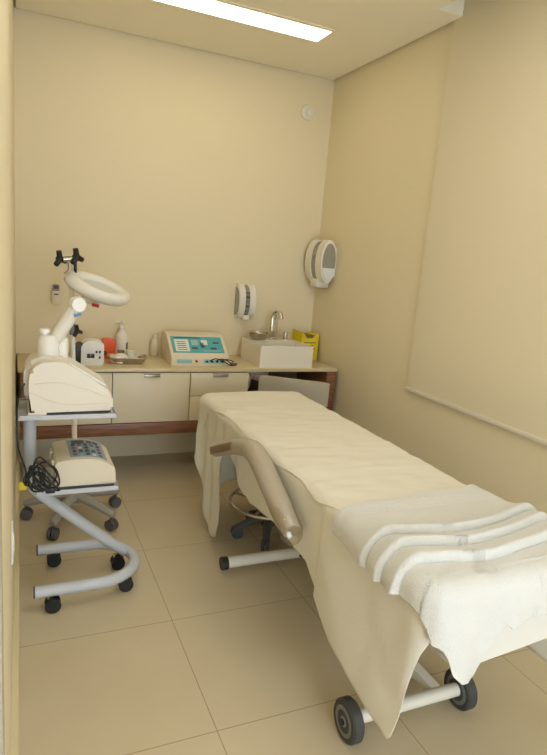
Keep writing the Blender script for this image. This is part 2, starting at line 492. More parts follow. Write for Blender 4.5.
bm = BM(); lathe(bm, [(.009, -.158), (.008, -.168), (0, -.168)], 14, (-.03, 0, .035), 'Y'); obj('button', bm, M['red'], tm)
for k in range(4):
    bm = BM(); lathe(bm, [(.007, -.16), (.007, -.172), (0, -.172)], 12, (.04+.035*k, 0, .035), 'Y'); obj('jack', bm, M['black'], ls)
bm = BM(); box(bm, -.15, .15, -.155, .15, -.0, .002); obj('foot_plate', bm, M['dark'], tm)
bm = BM()
for k, (px, pz, ex, ey) in enumerate(((1.17, .79, 1.335, 3.64), (1.21, .788, 1.352, 3.66), (1.245, .785, 1.36, 3.70))):
    tube(bm, catmull([(px, 3.628, pz), (px+.03, 3.60, pz+.02), (px+.08, 3.60, pz+.005), (ex-.03, ey-.02, .765), (ex, ey, .757), (ex+.03, ey+.02, .7545)], 6), .0032, 6)
cb = setpiv(obj('electrode_cable', bm, M['black']), (1.3, 3.65, .754)); tag(cb, 'thin black electrode leads plugged into the teal device', 'cable')

# sink
sk = thing('wash_basin', 'white rectangular ceramic basin sitting on the counter end', 'sink', (1.715, 3.785, .75))
bm = BM(); w, d, h = .2, .185, .15
box(bm, -w+.001, w-.001, -d+.001, d-.001, 0, .012)
for x0, x1, y0, y1 in ((-w, w, -d, -d+.02), (-w, w, d-.11, d), (-w, -w+.02, -d+.02, d-.11), (w-.02, w, -d+.02, d-.11)):
    box(bm, x0, x1, y0, y1, .0, h)
bmesh.ops.remove_doubles(bm, verts=bm.verts, dist=1e-5); obj('basin', bm, M['sink'], sk)
bm = BM(); lathe(bm, [(.02, .012), (.022, .016), (0, .016)], 16, (0, -.04, 0)); obj('drain', bm, M['chrome'], sk)
tp_ = thing('tap', 'tall chrome tap with a separate lever knob standing on the basin ledge', 'tap', (1.74, 3.925, .9))
bm = BM(); box(bm, -.026, .026, -.02, .02, 0, .17, .004)
tube(bm, catmull([(0, 0, .15), (.002, -.005, .185), (.006, -.04, .2), (.012, -.08, .19), (.014, -.09, .16)], 8), .019, 12)
obj('spout', bm, M['chrome'], tp_)
bm = BM(); lathe(bm, [(.032, 0), (.032, .006), (.024, .01), (0, .01)], 20); obj('collar', bm, M['chrome'], tp_)
bm = BM(); lathe(bm, [(.028, 0), (.028, .006), (.018, .01), (.018, .055), (.014, .06), (0, .06)], 20, (.102, 0, 0)); hk = obj('handle', bm, M['chrome'], tp_)
bm = BM(); box(bm, .096, .108, -.03, .002, .052, .062, .002); obj('lever', bm, M['chrome'], hk)
bw = thing('steel_bowl', 'small round stainless steel bowl on the basin ledge', 'bowl', (1.603, 3.88, .9))
bm = BM(); lathe(bm, [(.035, 0), (.058, .014), (.068, .04), (.07, .056), (.066, .056), (.05, .022), (.0, .012)], 32); obj('bowl', bm, M['steel'], bw)
bm = BM(); tube(bm, [(.07*math.cos(2*PI*k/32), .07*math.sin(2*PI*k/32), .056) for k in range(32)], .003, 6, True); obj('rim', bm, M['chrome'], bw)
yb = thing('sharps_box', 'yellow cardboard sharps box behind the basin in the corner', 'box', (2.035, 3.975, .75))
bm = BM(); box(bm, -.072, .072, -.085, .085, 0, .165, .002); obj('box', bm, M['yellow'], yb)
bm = BM(); prism(bm, [(-.072, .165), (-.072, .215), (-.05, .2), (-.03, .17)], -.085, .085, 'XZ'); obj('flap', bm, M['yellow'], yb)
bm = BM(); prism(bm, [(-.05, .165), (-.04, .19), (.05, .186), (.07, .172), (.07, .165)], -.07, .07, 'XZ'); obj('lid_opening', bm, M['inside'], yb)
bm = BM(); prism(bm, [(.02, .165), (.072, .165), (.072, .2), (.066, .2)], -.085, .085, 'XZ'); obj('flap', bm, M['yellow'], yb)
for k, (a, b) in enumerate(((-.05, .05), (-.05, .03), (-.04, .045))):
    bm = BM(); box(bm, a, b, -.0862, -.0848, .13-.022*k, .137-.022*k); obj('print_line', bm, M['inside'], yb)

# siphon below the sink
bm = BM()
path = catmull([(1.63, 3.78, .722), (1.63, 3.78, .69), (1.61, 3.76, .66), (1.55, 3.72, .67), (1.51, 3.72, .685), (1.485, 3.74, .655), (1.485, 3.8, .56), (1.49, 3.95, .52), (1.5, 4.045, .52)], 14)
tube(bm, path, [.033+.004*math.sin(i*1.6) for i in range(len(path))], 16)
sp_ = setpiv(obj('drain_hose', bm, M['dispwhite']), (1.5, 3.9, .5)); tag(sp_, 'white ribbed drain hose looping under the sink in the knee space', 'hose')

# counter things on the left
ob = setpiv(obj('orange_box', prism(BM(), rounded([(-.04, 0), (.04, 0), (.04, .12), (.01, .128), (-.04, .13)], .008), -.03, .03, 'XZ', .004), M['orange']), (0, 0, 0))
ob.location = (.562, 3.93, .751); tag(ob, 'bright orange plastic box on the counter beside the pump bottle', 'box')
pb = thing('pump_bottle', 'tall white pump bottle on the counter by the back wall', 'bottle', (.655, 3.99, .75))
bm = BM(); lathe(bm, [(.038, 0), (.041, .01), (.041, .12), (.036, .155), (.018, .175), (.015, .185), (0, .185)], 28); obj('bottle_body', bm, M['dispwhite'], pb)
bm = BM(); lathe(bm, [(.017, .185), (.017, .21), (.007, .214), (.007, .228), (.014, .23), (.014, .24), (0, .241)], 18); box(bm, -.045, 0, -.006, .006, .229, .239, .002); obj('pump', bm, M['dispwhite'], pb)
bm = BM()
for i in range(9):
    pass
def arclabel(bm, r, a0, a1, z0, z1, n=8):
    q = []
    for k in range(n+1):
        a = a0+(a1-a0)*k/n
        q.append([bm.verts.new((rr*math.cos(a), rr*math.sin(a), z)) for rr, z in ((r, z0), (r, z1), (r+.001, z1), (r+.001, z0))])
    for k in range(n):
        for j in range(4): bm.faces.new((q[k][j], q[k+1][j], q[k+1][(j+1) % 4], q[k][(j+1) % 4]))
    bm.faces.new(q[0]); bm.faces.new(list(reversed(q[-1])))
    return bm
obj('label_text', arclabel(BM(), .041, -1.0, -.35, .055, .1), M['hubgrey'], pb)
obj('label_text', arclabel(BM(), .041, -2.4, -1.3, .03, .05), M['hubgrey'], pb)
cb2 = thing('clear_bottle', 'small translucent beige bottle standing left of the teal device', 'bottle', (.885, 4.02, .75))
bm = BM(); lathe(bm, [(.024, 0), (.027, .008), (.027, .1), (.016, .118), (0, .118)], 22); obj('bottle_body', bm, M['glassy'], cb2)
bm = BM(); lathe(bm, [(.015, .118), (.015, .145), (0, .146)], 16); obj('cap', bm, M['glassy'], cb2)
tr = thing('steel_tray', 'shallow stainless steel tray holding gauze on the counter', 'tray', (.655, 3.755, .75), -.05)
bm = BM()
lo = rounded([(-.075, -.045), (.085, -.045), (.085, .045), (-.075, .045)], .02); hi = rounded([(-.12, -.07), (.12, -.07), (.12, .07), (-.12, .07)], .03)
A = [bm.verts.new((x, y, 0)) for x, y in lo]; B = [bm.verts.new((x, y, .045)) for x, y in hi]
A2 = [bm.verts.new((x*.97, y*.95, .003)) for x, y in lo]; B2 = [bm.verts.new((x*.975, y*.96, .045)) for x, y in hi]
n = len(A); bm.faces.new(list(reversed(A))); bm.faces.new(A2)
for i in range(n):
    j = (i+1) % n
    bm.faces.new((A[i], A[j], B[j], B[i])); bm.faces.new((B[i], B[j], B2[j], B2[i])); bm.faces.new((B2[i], B2[j], A2[j], A2[i]))
obj('tray', bm, M['steel'], tr)
bm = BM(); tube(bm, [(x, y, .045) for x, y in hi], .003, 6, True); obj('rim', bm, M['steel'], tr)
def blob(name, loc, sx, sy, sz, m, seed, label, cat):
    bm = BM(); bmesh.ops.create_icosphere(bm, subdivisions=4, radius=1)
    for v in bm.verts:
        nz = noise.noise(v.co*1.6+Vector((seed, 0, 0)))*.3+noise.noise(v.co*4+Vector((0, seed, 0)))*.12
        v.co *= 1+nz
        if v.co.z < -.45: v.co.z = -.45
        v.co = Vector((v.co.x*sx, v.co.y*sy, (v.co.z+.45)*sz))
    o = obj(name, bm, m, smooth=60); o.location = loc; tag(o, label, cat); return o
blob('gauze_pad', (.605, 3.75, .756), .06, .045, .036, M['gauze'], 3.1, 'crumpled white gauze heaped in the left of the steel tray', 'gauze')
jr = thing('cream_jar', 'small white jar with grey print standing in the steel tray', 'jar', (.682, 3.775, .7545))
bm = BM(); lathe(bm, [(.024, 0), (.026, .005), (.026, .05), (.024, .053), (0, .053)], 20); obj('jar_body', bm, M['dispwhite'], jr)
bm = BM(); lathe(bm, [(.027, .053), (.027, .07), (.024, .073), (0, .073)], 20); obj('lid', bm, M['dev'], jr)
tl = thing('metal_clip', 'small dark steel clip at the right end of the tray', 'clip', (.73, 3.745, .758), .4)
bm = BM(); box(bm, -.03, .03, -.008, .008, .0, .03, .003); obj('clip_body', bm, M['steel'], tl)
bm = BM(); lathe(bm, [(.012, .028), (.012, .04), (0, .042)], 14); obj('knob', bm, M['hubgrey'], tl)

# small white device behind the slope
wd = thing('small_device', 'small white box with black side dial and sockets on the counter', 'device', (.442, 3.72, .75))
bm = BM(); prism(bm, rounded([(-.08, 0), (.055, 0), (.055, .135), (.035, .15), (-.04, .155), (-.08, .12)], .015), -.05, .05, 'XZ', .008); obj('housing', bm, M['devcool'], wd)
bm = BM(); prism(bm, rounded([(-.13, .0), (-.07, 0), (-.055, .115), (-.075, .14), (-.105, .125), (-.13, .07)], .02), -.035, .045, 'XZ', .008); obj('side_grip', bm, M['black'], wd)
for x, z, s in ((-.035, .06, .013), (-.012, .06, .013), (.01, .085, .007), (.03, .085, .007), (.03, .05, .007)):
    bm = BM(); box(bm, x-s*.8, x+s*.8, -.054, -.048, z-s, z+s, .001); obj('socket', bm, M['black'], wd)
bm = BM(); lathe(bm, [(.016, .055), (.014, .075), (0, .076)], 16, (0, 0, .07), 'X'); obj('dial', bm, M['black'], wd)

# ------------------------------------------------------------------ chair in the knee space
ch = thing('office_chair', 'grey upholstered chair backrest in the knee space under the sink', 'chair', (1.80, 3.56, 0), -.6)
bm = BM()
n = 16
vs = []
for i in range(n+1):
    x = -.235+.47*i/n
    yb_ = -.225-.03*(1-(x/.235)**2)
    e = .012*(abs(x)/.235)**6
    vs.append([bm.verts.new((x, yb_+dy, z)) for dy, z in ((0, .555+e), (0, .60), (0, .66), (-.004, .71-e), (.0, .722-e), (.03, .722-e), (.04, .71-e), (.046, .64), (.046, .6), (.03, .548+e), (.012, .546+e))])
for i in range(n):
    for k in range(11): bm.faces.new((vs[i][k], vs[i+1][k], vs[i+1][(k+1) % 11], vs[i][(k+1) % 11]))
bm.faces.new(vs[0]); bm.faces.new(list(reversed(vs[-1])))
obj('backrest', bm, M['chairgrey'], ch, smooth=50)
bm = BM(); lathe(bm, [(.02, .42), (.2, .42), (.215, .44), (.215, .47), (.195, .49), (0, .495)], 32); obj('seat', bm, M['chairgrey'], ch)
bm = BM(); tube(bm, catmull([(0, -.05, .41), (0, -.2, .41), (0, -.26, .45), (0, -.25, .58)], 6), .014, 8, sy=1.6); obj('back_bracket', bm, M['black'], ch)
bm = BM(); tube(bm, [(0, 0, .08), (0, 0, .42)], .025, 14); obj('column', bm, M['greybase'], ch)
def starbase(t, R, zc, legm, casm, rot, wr=.027, leg_r=.02):
    bm = BM(); lathe(bm, [(.04, zc-.03), (.045, zc), (.035, zc+.03), (0, zc+.03)], 20); obj('hub', bm, legm, t)
    for k in range(5):
        a = rot+2*PI*k/5; d = Vector((math.cos(a), math.sin(a), 0)); s = Vector((-d.y, d.x, 0))
        bm = BM(); tube(bm, [d*.03+Vector((0, 0, zc+.005)), d*(R*.5)+Vector((0, 0, zc-.005)), d*(R-.01)+Vector((0, 0, zc-.035)), d*(R+.012)+Vector((0, 0, zc-.042))], [leg_r*1.1, leg_r, leg_r*.75, leg_r*.6], 10, sy=1.3)
        lg = obj('leg', bm, legm, t)
        bm = BM(); c = d*R
        for q in (-.012, .012):
            o = c+s*q
            prof_ = [(-.009, wr*.8), (-.009, wr), (.009, wr), (.009, wr*.8)]
            tube(bm, [o-s*.009+Vector((0, 0, wr)), o+s*.009+Vector((0, 0, wr))], wr, 18)
        tube(bm, [c+Vector((0, 0, wr)), c+Vector((0, 0, zc-.04))], .009, 8)
        obj('caster', bm, casm, lg)
starbase(ch, .2, .1, M['greybase'], M['castergrey'], .3)

# stool under the bed
st = thing('rolling_stool', 'rolling stool with chrome foot ring standing under the treatment bed', 'stool', (1.25, 2.68, 0))
bm = BM(); lathe(bm, [(.05, .40), (.16, .405), (.175, .42), (.175, .44), (.16, .455), (0, .46)], 32); obj('seat', bm, M['chairgrey'], st)
bm = BM(); tube(bm, [(0, 0, .08), (0, 0, .41)], .024, 14); obj('column', bm, M['chrome'], st)
bm = BM(); tube(bm, [(.215*math.cos(2*PI*k/48), .215*math.sin(2*PI*k/48), .2) for k in range(48)], .009, 8, True)
for k in range(4):
    a = PI/4+k*PI/2; tube(bm, [(.02*math.cos(a), .02*math.sin(a), .2), (.215*math.cos(a), .215*math.sin(a), .2)], .007, 8)
obj('foot_ring', bm, M['chrome'], st)
starbase(st, .17, .1, M['castergrey'], M['bluecaster'], PI-.15, .032)

# ------------------------------------------------------------------ trolley
CT = (.22, 2.47, 0)
ca = thing('equipment_trolley', 'pale blue-white Z-shaped tubular trolley with two shelves by the left wall', 'trolley', CT)
def ush(bm):
    return bm
bm = BM(); pts = []
yA, yB_ = 2.30, 2.65; zt = .088
pts = [(.063, yA, zt), (.18, yA, zt), (.28, yA+.003, zt)]
for k in range(1, 16):
    a = -PI/2+PI*k/16
    pts.append((.30+.19*math.cos(a), (yA+yB_)/2+(yB_-yA)/2*math.sin(a), zt))
pts += [(.28, yB_-.003, zt), (.18, yB_, zt), (.085, yB_, zt)]
tube(bm, pts, .0248, 16); obj('base_tube', bm, M['cart'], ca, CT)
for x, y in ((.061, yA), (.083, yB_)):
    bm = BM(); tube(bm, [(x-.004, y, zt), (x+.004, y, zt)], .0246, 16); obj('end_cap', bm, M['dark'], ca, CT)
bm = BM()
dg = catmull([(.049, 2.47, .818), (.049, 2.47, .65), (.049, 2.47, .53), (.062, 2.47, .475), (.12, 2.47, .413), (.25, 2.472, .294), (.35, 2.485, .202), (.41, 2.505, .145), (.455, 2.535, .095)], 6)
tube(bm, dg, .0245, 16); obj('frame_tube', bm, M['cart'], ca, CT)
def shelf(x0, x1, y0, y1, z):
    bm = BM(); box(bm, x0, x1, y0, y1, z-.014, z, .003)
    for a in ((x0, x1, y0, y0+.004), (x0, x1, y1-.004, y1), (x0, x0+.004, y0, y1), (x1-.004, x1, y0, y1)):
        box(bm, a[0], a[1], a[2], a[3], z-.002, z+.006)
    obj('shelf', bm, M['cart'], ca, CT)
shelf(.004, .365, 2.29, 2.56, .826)
shelf(.066, .382, 2.29, 2.58, .518)
for x, y in ((.13, 2.29), (.435, 2.365), (.155, 2.655), (.43, 2.555)):
    bm = BM()
    for q in (-.013, .013): tube(bm, [(x, y+q-.009, .0315), (x, y+q+.009, .0315)], .0315, 20)
    w_ = obj('caster', bm, M['black'], ca, CT)
    bm = BM(); tube(bm, [(x-.012, y, .04), (x-.014, y, .075)], .008, 10); obj('stem', bm, M['chrome'], w_, CT)

# facial steamer on the top shelf
fs = thing('facial_steamer', 'white wedge-shaped facial steamer with nozzle arm on the top shelf', 'steamer', (.2, 2.42, .826))
pr = [(.052, .838), (.04, .945), (.047, 1.0), (.08, 1.031), (.165, 1.038), (.262, .976), (.349, .91), (.352, .85), (.345, .842)]
bm = BM(); prism(bm, rounded(pr, [.008, .02, .03, .03, .03, .02, .02, .01, .005], 4), 2.305, 2.53, 'XZ', .012, 3)
obj('housing', bm, M['dev'], fs, fs.location)
bm = BM(); prism(bm, rounded([(.03, .86), (.024, .95), (.03, 1.01), (.07, 1.04), (.15, 1.043), (.2, 1.012), (.2, .86)], .03, 4), 2.38, 2.515, 'XZ', .02, 3)
obj('rear_cover', bm, M['dev'], fs, fs.location)
bm = BM(); box(bm, .045, .1, 2.31, 2.52, .827, .842, .003); box(bm, .1, .345, 2.315, 2.52, .831, .842, .002); obj('base_plate', bm, M['dark'], fs, fs.location)
bm = BM(); box(bm, .038, .105, 2.30, 2.52, .827, .839, .003); obj('foot', bm, M['dev'], fs, fs.location)
for a in ([(.06, .952), (.15, .955), (.25, .928), (.345, .888)], [(.045, .92), (.12, .885), (.2, .868), (.347, .875)]):
    bm = BM(); tube(bm, catmull([(x, 2.3045, z) for x, z in a], 6), .0016, 6); obj('side_seam', bm, M['cream'], fs, fs.location)
# slope panel
q = Vector((.262-.165, 0, .976-1.038)).normalized(); nq = Vector((-q.z, 0, q.x))
bm = BM()
o_ = Vector((.19, 0, 1.038-.025*.64+.002))
A = [o_+q*s+Vector((0, y, 0)) for s, y in ((0, 2.33), (.16, 2.33), (.16, 2.5), (0, 2.5))]
a1 = [bm.verts.new(p-nq*.004) for p in A]; b1 = [bm.verts.new(p+nq*.003) for p in A]
bm.faces.new(a1); bm.faces.new(b1)
for i in range(4): bm.faces.new((a1[i], a1[(i+1) % 4], b1[(i+1) % 4], b1[i]))
obj('control_panel', bm, M['devcool'], fs, fs.location)
bm = BM(); lathe(bm, [(.04, 1.03), (.042, 1.04), (.041, 1.10), (.03, 1.118), (0, 1.12)], 28, (.117, 2.44, 0)); obj('water_tank', bm, M['devcool'], fs, fs.location)
bm = BM(); lathe(bm, [(.012, 1.11), (.012, 1.126), (.02, 1.128), (.02, 1.14), (.016, 1.143), (0, 1.143)], 20, (.103, 2.44, 0)); obj('tank_cap', bm, M['devcool'], fs, fs.location)
bm = BM(); lathe(bm, [(.025, 1.02), (.025, 1.10), (.02, 1.108), (0, 1.108)], 24, (.168, 2.46, 0)); obj('nozzle_housing', bm, M['devcool'], fs, fs.location)
bm = BM(); tube(bm, [(.125, 2.45, 1.05), (.15, 2.445, 1.112), (.222, 2.44, 1.24)], [.022, .0275, .0285], 20); obj('nozzle_arm', bm, M['dispwhite'], fs, fs.location)
bm = BM(); bmesh.ops.create_uvsphere(bm, u_segments=24, v_segments=14, radius=.0335, matrix=Matrix.Translation((.224, 2.435, 1.243))); nb = obj('nozzle_head', bm, M['devcool'], fs, fs.location)
bm = BM(); tube(bm, [(.224, 2.43, 1.243), (.226, 2.395, 1.246)], .026, 20); obj('nozzle_mouth', bm, M['devcool'], nb, fs.location)
bm = BM(); box(bm, -.014, .014, -.002, .002, -.006, .006, .001)
bmesh.ops.transform(bm, matrix=Matrix.Translation((.222, 2.404, 1.206)) @ Matrix.Rotation(-.3, 4, 'Y'), verts=bm.verts)
obj('badge', bm, M['blue'], nb, fs.location)

# electrotherapy unit on the lower shelf
eu = thing('electrotherapy_unit', 'cream curved-top unit with blue-grey keypad on the lower shelf', 'device', (.255, 2.43, .518))
top = [(.14, .645), (.2, .643), (.26, .633), (.32, .612), (.35, .598), (.364, .585)]
bm = BM(); prism(bm, rounded([(.138, .533), (.136, .634), (.2, .645), (.27, .645), (.325, .628), (.367, .598), (.37, .533)], [.004, .01, .03, .03, .03, .01, .004], 4), 2.302, 2.56, 'XZ', .006, 3)
obj('housing', bm, M['cream'], eu, eu.location)
bm = BM(); box(bm, .145, .365, 2.308, 2.55, .519, .534); obj('base_plate', bm, M['dark'], eu, eu.location)
def topz(x):
    P_ = [(.136, .634), (.2, .6435), (.235, .6445), (.27, .6435), (.3, .6355), (.325, .6265), (.367, .598)]
    for (a, b), (c, d) in zip(P_, P_[1:]):
        if a <= x <= c: return b+(d-b)*(x-a)/(c-a)
    return .59
def topatch(bm, x0, x1, y0, y1, lift):
    n = 8; vs = []
    for i in range(n+1):
        x = x0+(x1-x0)*i/n; z = topz(x)+lift
        vs.append([bm.verts.new((x, y, zz)) for y, zz in ((y0, z-.003), (y1, z-.003), (y1, z), (y0, z))])
    for i in range(n):
        for k in range(4): bm.faces.new((vs[i][k], vs[i+1][k], vs[i+1][(k+1) % 4], vs[i][(k+1) % 4]))
    bm.faces.new(vs[0]); bm.faces.new(list(reversed(vs[-1])))
    return bm
kp = obj('keypad', topatch(BM(), .195, .34, 2.33, 2.545, .002), M['bluegrey'], eu, eu.location)
obj('display', topatch(BM(), .212, .262, 2.49, 2.53, .0035), M['mark'], kp, eu.location)
for i_, x0 in enumerate((.208, .233, .258, .283, .308)):
    for j_, y0 in enumerate((2.345, 2.385, 2.425, 2.462)):
        c_ = ('brownmark', 'panelwhite', 'mark', 'tealpale')[(i_*3+j_*2+i_*j_) % 4]
        obj('key', topatch(BM(), x0, x0+.015, y0, y0+.022, .0035), M[c_], kp, eu.location)
for x0 in (.275, .3): obj('key', topatch(BM(), x0, x0+.02, 2.5, 2.528, .0035), M['mark'], kp, eu.location)
bm = BM(); box(bm, .124, .137, 2.33, 2.36, .57, .63, .003); box(bm, .124, .137, 2.45, 2.5, .56, .63, .003); obj('side_socket', bm, M['cream'], eu, eu.location)

# cable bundle hanging at the lower shelf
rnd = random.Random(4)
base = Vector((.088, 2.285, .575))
cpts = [(.036, 2.42, .94), (.018, 2.33, .925), (.004, 2.278, .88), (.001, 2.272, .82), (.004, 2.272, .72), (.03, 2.275, .62)]
for k in range(9):
    r1 = .03+.032*rnd.random(); cx = .08+.04*(rnd.random()-.5); cz = .588+.05*(rnd.random()-.5); tl_ = rnd.random()*6
    for j in range(7):
        a = PI-2*PI*j/7*(1 if k % 4 else -1)
        cpts.append((cx+r1*(.8+.4*math.sin(tl_+k+j))*math.cos(a+.4*k), 2.268+.02*rnd.random()-.0015*k, max(.535, cz+r1*(1.1+.3*math.cos(tl_*2+j))*math.sin(a+.3*k))))
cpts += [(.11, 2.283, .535), (.135, 2.283, .53)]
bm = BM(); tube(bm, catmull(cpts, 6), .0034, 8)
pc = thing('power_cord', 'tangled black power cord bundled at the trolley lower shelf', 'cable', (.088, 2.285, .52))
obj('cord', bm, M['black'], pc, pc.location)
bm = BM(); box(bm, .006, .034, 2.29, 2.302, .535, .57, .004); obj('yellow_plug', bm, M['yellow'], pc, pc.location)['label'] = 'yellow plug'
bm = BM(); box(bm, .10, .135, 2.268, 2.286, .522, .545, .004); obj('plug', bm, M['black'], pc, pc.location)

# ------------------------------------------------------------------ lamp stand
LB = (.29, 3.13, 0)
ls_ = thing('magnifier_lamp', 'white ring magnifier lamp on a five-caster stand behind the trolley', 'lamp', LB)
starbase(ls_, .25, .13, M['greybase'], M['castergrey'], .42, .031, .024)
bm = BM(); tube(bm, [(0, 0, .12), (-.012, 0, .6), (-.026, -.005, 1.05)], [.015, .013, .012], 12); obj('pole', bm, M['dispwhite'], ls_)
bm = BM(); tube(bm, [(-.026, -.005, 1.02), (-.028, -.005, 1.075)], .014, 12); obj('pole_clamp', bm, M['hubgrey'], ls_)
def knob(x, y, z, ax, s=1.):
    bm = BM(); d = Vector((.72, -.69, 0)); e = Vector((.69, .72, 0))
    o = Vector((x, y, z))
    tube(bm, [o, o+d*.022*s], .012*s, 12)
    for k in range(3):
        a = PI/2+2*PI*k/3+.25
        u = e*math.cos(a)+Vector((0, 0, math.sin(a)))
        tube(bm, [o+d*.014*s, o+d*.014*s+u*.036*s], [.013*s, .011*s], 10)
    return bm
obj('clamp_knob', knob(-.012, -.005, 1.04, 'X', .9), M['black'], ls_)
bm = BM()
tube(bm, [(-.028, .0, 1.06), (-.048, .004, 1.39)], .006, 8); tube(bm, [(-.01, .014, 1.07), (-.03, .016, 1.39)], .006, 8)
obj('spring_arm', bm, M['cream'], ls_)
bm = BM(); tube(bm, [(-.075, .004, 1.395), (-.015, .004, 1.405)], .014, 12); obj('joint', bm, M['steel'], ls_)
obj('joint_knob', knob(-.1, .004, 1.397, 'X', 1.15), M['black'], ls_)
obj('joint_knob', knob(-.022, .004, 1.412, 'X', 1.2), M['black'], ls_)
bm = BM(); tube(bm, [(-.016, .004, 1.40), (-.015, -.005, 1.325)], .0075, 8); obj('head_stem', bm, M['black'], ls_)
bm = BM(); tube(bm, catmull([(-.05, .0, 1.38), (-.05, -.02, 1.35), (-.07, -.02, 1.325)], 5), .003, 6); obj('lead', bm, M['hubgrey'], ls_)
# head: flattened ring with a tongue
HM = Matrix.Translation((.095, -.01, 1.262)) @ Matrix.Rotation(.235, 4, 'Y') @ Matrix.Rotation(.36, 4, 'X')
bm = BM(); n = 56
prf = [(.86, -.042), (.97, -.026), (1.03, -.004), (1.0, .012), (.93, .024), (.84, .03), (.72, .026), (.64, .008), (.6, -.03), (.66, -.042), (.78, -.046)]
vs = []
for k in range(n):
    a = 2*PI*k/n
    ex = .165; ey = .105
    ring = []
    for r_, z_ in prf:
        if r_ > .75: X_ = ex*r_*math.cos(a); Y_ = ey*r_*math.sin(a)
        else: X_ = .088*r_/.62*math.cos(a); Y_ = .066*r_/.62*math.sin(a)
        zz = z_*(1.1-.4*math.cos(a)) if z_ > 0 else z_*(.8+.3*math.cos(a))
        if X_ > .13: X_ += (X_-.13)*.1
        ring.append(bm.verts.new(HM @ Vector((X_, Y_, zz))))
    vs.append(ring)
for k in range(n):
    for j in range(len(prf)): bm.faces.new((vs[k][j], vs[(k+1) % n][j], vs[(k+1) % n][(j+1) % len(prf)], vs[k][(j+1) % len(prf)]))
hd = obj('lamp_head', bm, M['dispwhite'], ls_, smooth=60)
bm = BM(); lathe(bm, [(1, -.003), (1, .003), (.6, .005), (0, .006)], 36)
for v in bm.verts: v.co = HM @ Vector((v.co.x*.092, v.co.y*.07, v.co.z+.004))
obj('lens', bm, M['lensglass'], hd)
bm = BM(); box(bm, -.06, .03, -.03, .03, -.085, -.04, .006)
bmesh.ops.transform(bm, matrix=HM, verts=bm.verts); obj('ballast', bm, M['cream'], hd)
bm = BM(); box(bm, -.018, .018, -.1, -.09, -.06, -.044, .002)
bmesh.ops.transform(bm, matrix=HM, verts=bm.verts); obj('switch', bm, M['red'], hd)
bm = BM(); tube(bm, [HM @ Vector((.155+.012*math.cos(a), -.02+.02*math.sin(a), .012)) for a in (2.2, 2.7, 3.2, 3.7, 4.2)], .0028, 6); obj('clip', bm, M['black'], hd)

# ------------------------------------------------------------------ treatment bed
BX = (1.27, 2.05, 0)
bd = thing('treatment_bed', 'white wheeled treatment bed under sheets in the middle of the room', 'bed', BX)
bm = BM(); box(bm, 1.0, 1.55, 1.6, 3.03, .59, .688, .03, 3); obj('mattress', bm, M['mattress'], bd, BX)
bm = BM()
prism(bm, rounded([(1.028, .688), (1.57, .688), (1.57, .52), (1.52, .462), (1.14, .425), (1.07, .435), (1.028, .51)], [.02, .02, .05, .08, .05, .06, .05], 5), 1.055, 1.598, 'XZ', .03, 4)
obj('leg_cushion', bm, M['mattress'], bd, BX, smooth=60)
bm = BM(); box(bm, 1.06, 1.10, 1.65, 3.0, .54, .589, .004); box(bm, 1.45, 1.49, 1.65, 3.0, .54, .589, .004); box(bm, 1.1, 1.45, 2.05, 2.1, .54, .585); obj('top_frame', bm, M['whitemetal'], bd, BX)
bm = BM(); box(bm, 1.30, 1.34, 1.34, 2.42, .045, .085, .004); box(bm, 1.22, 1.3, 1.85, 2.05, .11, .545, .006); obj('lift_column', bm, M['whitemetal'], bd, BX)
bm = BM(); tube(bm, [(.905, 2.37, .058), (1.63, 2.37, .058)], .027, 16); fb = obj('foot_bar', bm, M['whitemetal'], bd, BX)
for a, b in ((.88, .91), (1.625, 1.655)):
    bm = BM(); tube(bm, [(a, 2.37, .056), (b, 2.37, .056)], .031, 18); obj('end_cap', bm, M['black'], fb, BX)
bm = BM(); tube(bm, [(1.29, 2.345, .058), (1.29, 2.338, .058)], .012, 12); obj('bolt', bm, M['black'], fb, BX)
bm = BM(); tube(bm, [(.975, 1.33, .07), (1.40, 1.33, .07)], .022, 16); obj('axle', bm, M['whitemetal'], bd, BX)
for x in (.962, 1.415):
    bm = BM(); lathe(bm, [(.05, -.02), (.062, -.02), (.068, -.014), (.068, .014), (.062, .02), (.05, .02)], 36, (x, 1.33, .068), 'X'); w_ = obj('wheel', bm, M['rubber'], bd, BX)
    bm = BM(); lathe(bm, [(0, -.017), (.014, -.024), (.018, -.018), (.034, -.016), (.036, -.021), (.046, -.021), (.05, -.0195), (.05, .0195), (.018, .02), (0, .022)], 30, (x, 1.33, .068), 'X'); obj('hub', bm, M['hubgrey'], w_, BX)
    bm = BM(); tube(bm, [(x-.027, 1.33, .068), (x-.02, 1.33, .068)], .011, 6); obj('axle_nut', bm, M['black'], w_, BX)
# armrest
ax_ = .888
bm = BM()
ar = catmull([(ax_, 2.21, .690), (ax_, 2.14, .703), (ax_, 2.07, .701), (ax_, 2.0, .678), (ax_, 1.93, .647), (ax_, 1.83, .603), (ax_, 1.70, .546)], 8)
tube(bm, ar, [.039]*10+[.043]*(len(ar)-16)+[.041, .04, .039, .038, .036, .032], 24)
am = obj('armrest', bm, M['vinyl'], bd, BX, smooth=60)
bm = BM(); tube(bm, catmull([(ax_, 2.18, .695), (ax_, 2.3, .662), (ax_, 2.43, .612), (ax_, 2.57, .555)], 6), [.038]*7+[.036]*12, 20, sy=.95); obj('armrest_tail', bm, M['vinyl'], am, BX)
bm = BM(); box(bm, -.004, .004, -.13, .17, -.016, .02, .003)
bmesh.ops.transform(bm, matrix=Matrix.Translation((ax_-.036, 2.39, .622)) @ Matrix.Rotation(-.4, 4, 'X'), verts=bm.verts); obj('side_insert', bm, M['vinyl_dark'], am, BX)
bm = BM(); tube(bm, [(ax_, 2.02, .68), (1.06, 2.02, .57)], .014, 10); obj('armrest_bracket', bm, M['whitemetal'], am, BX)
bm = BM()
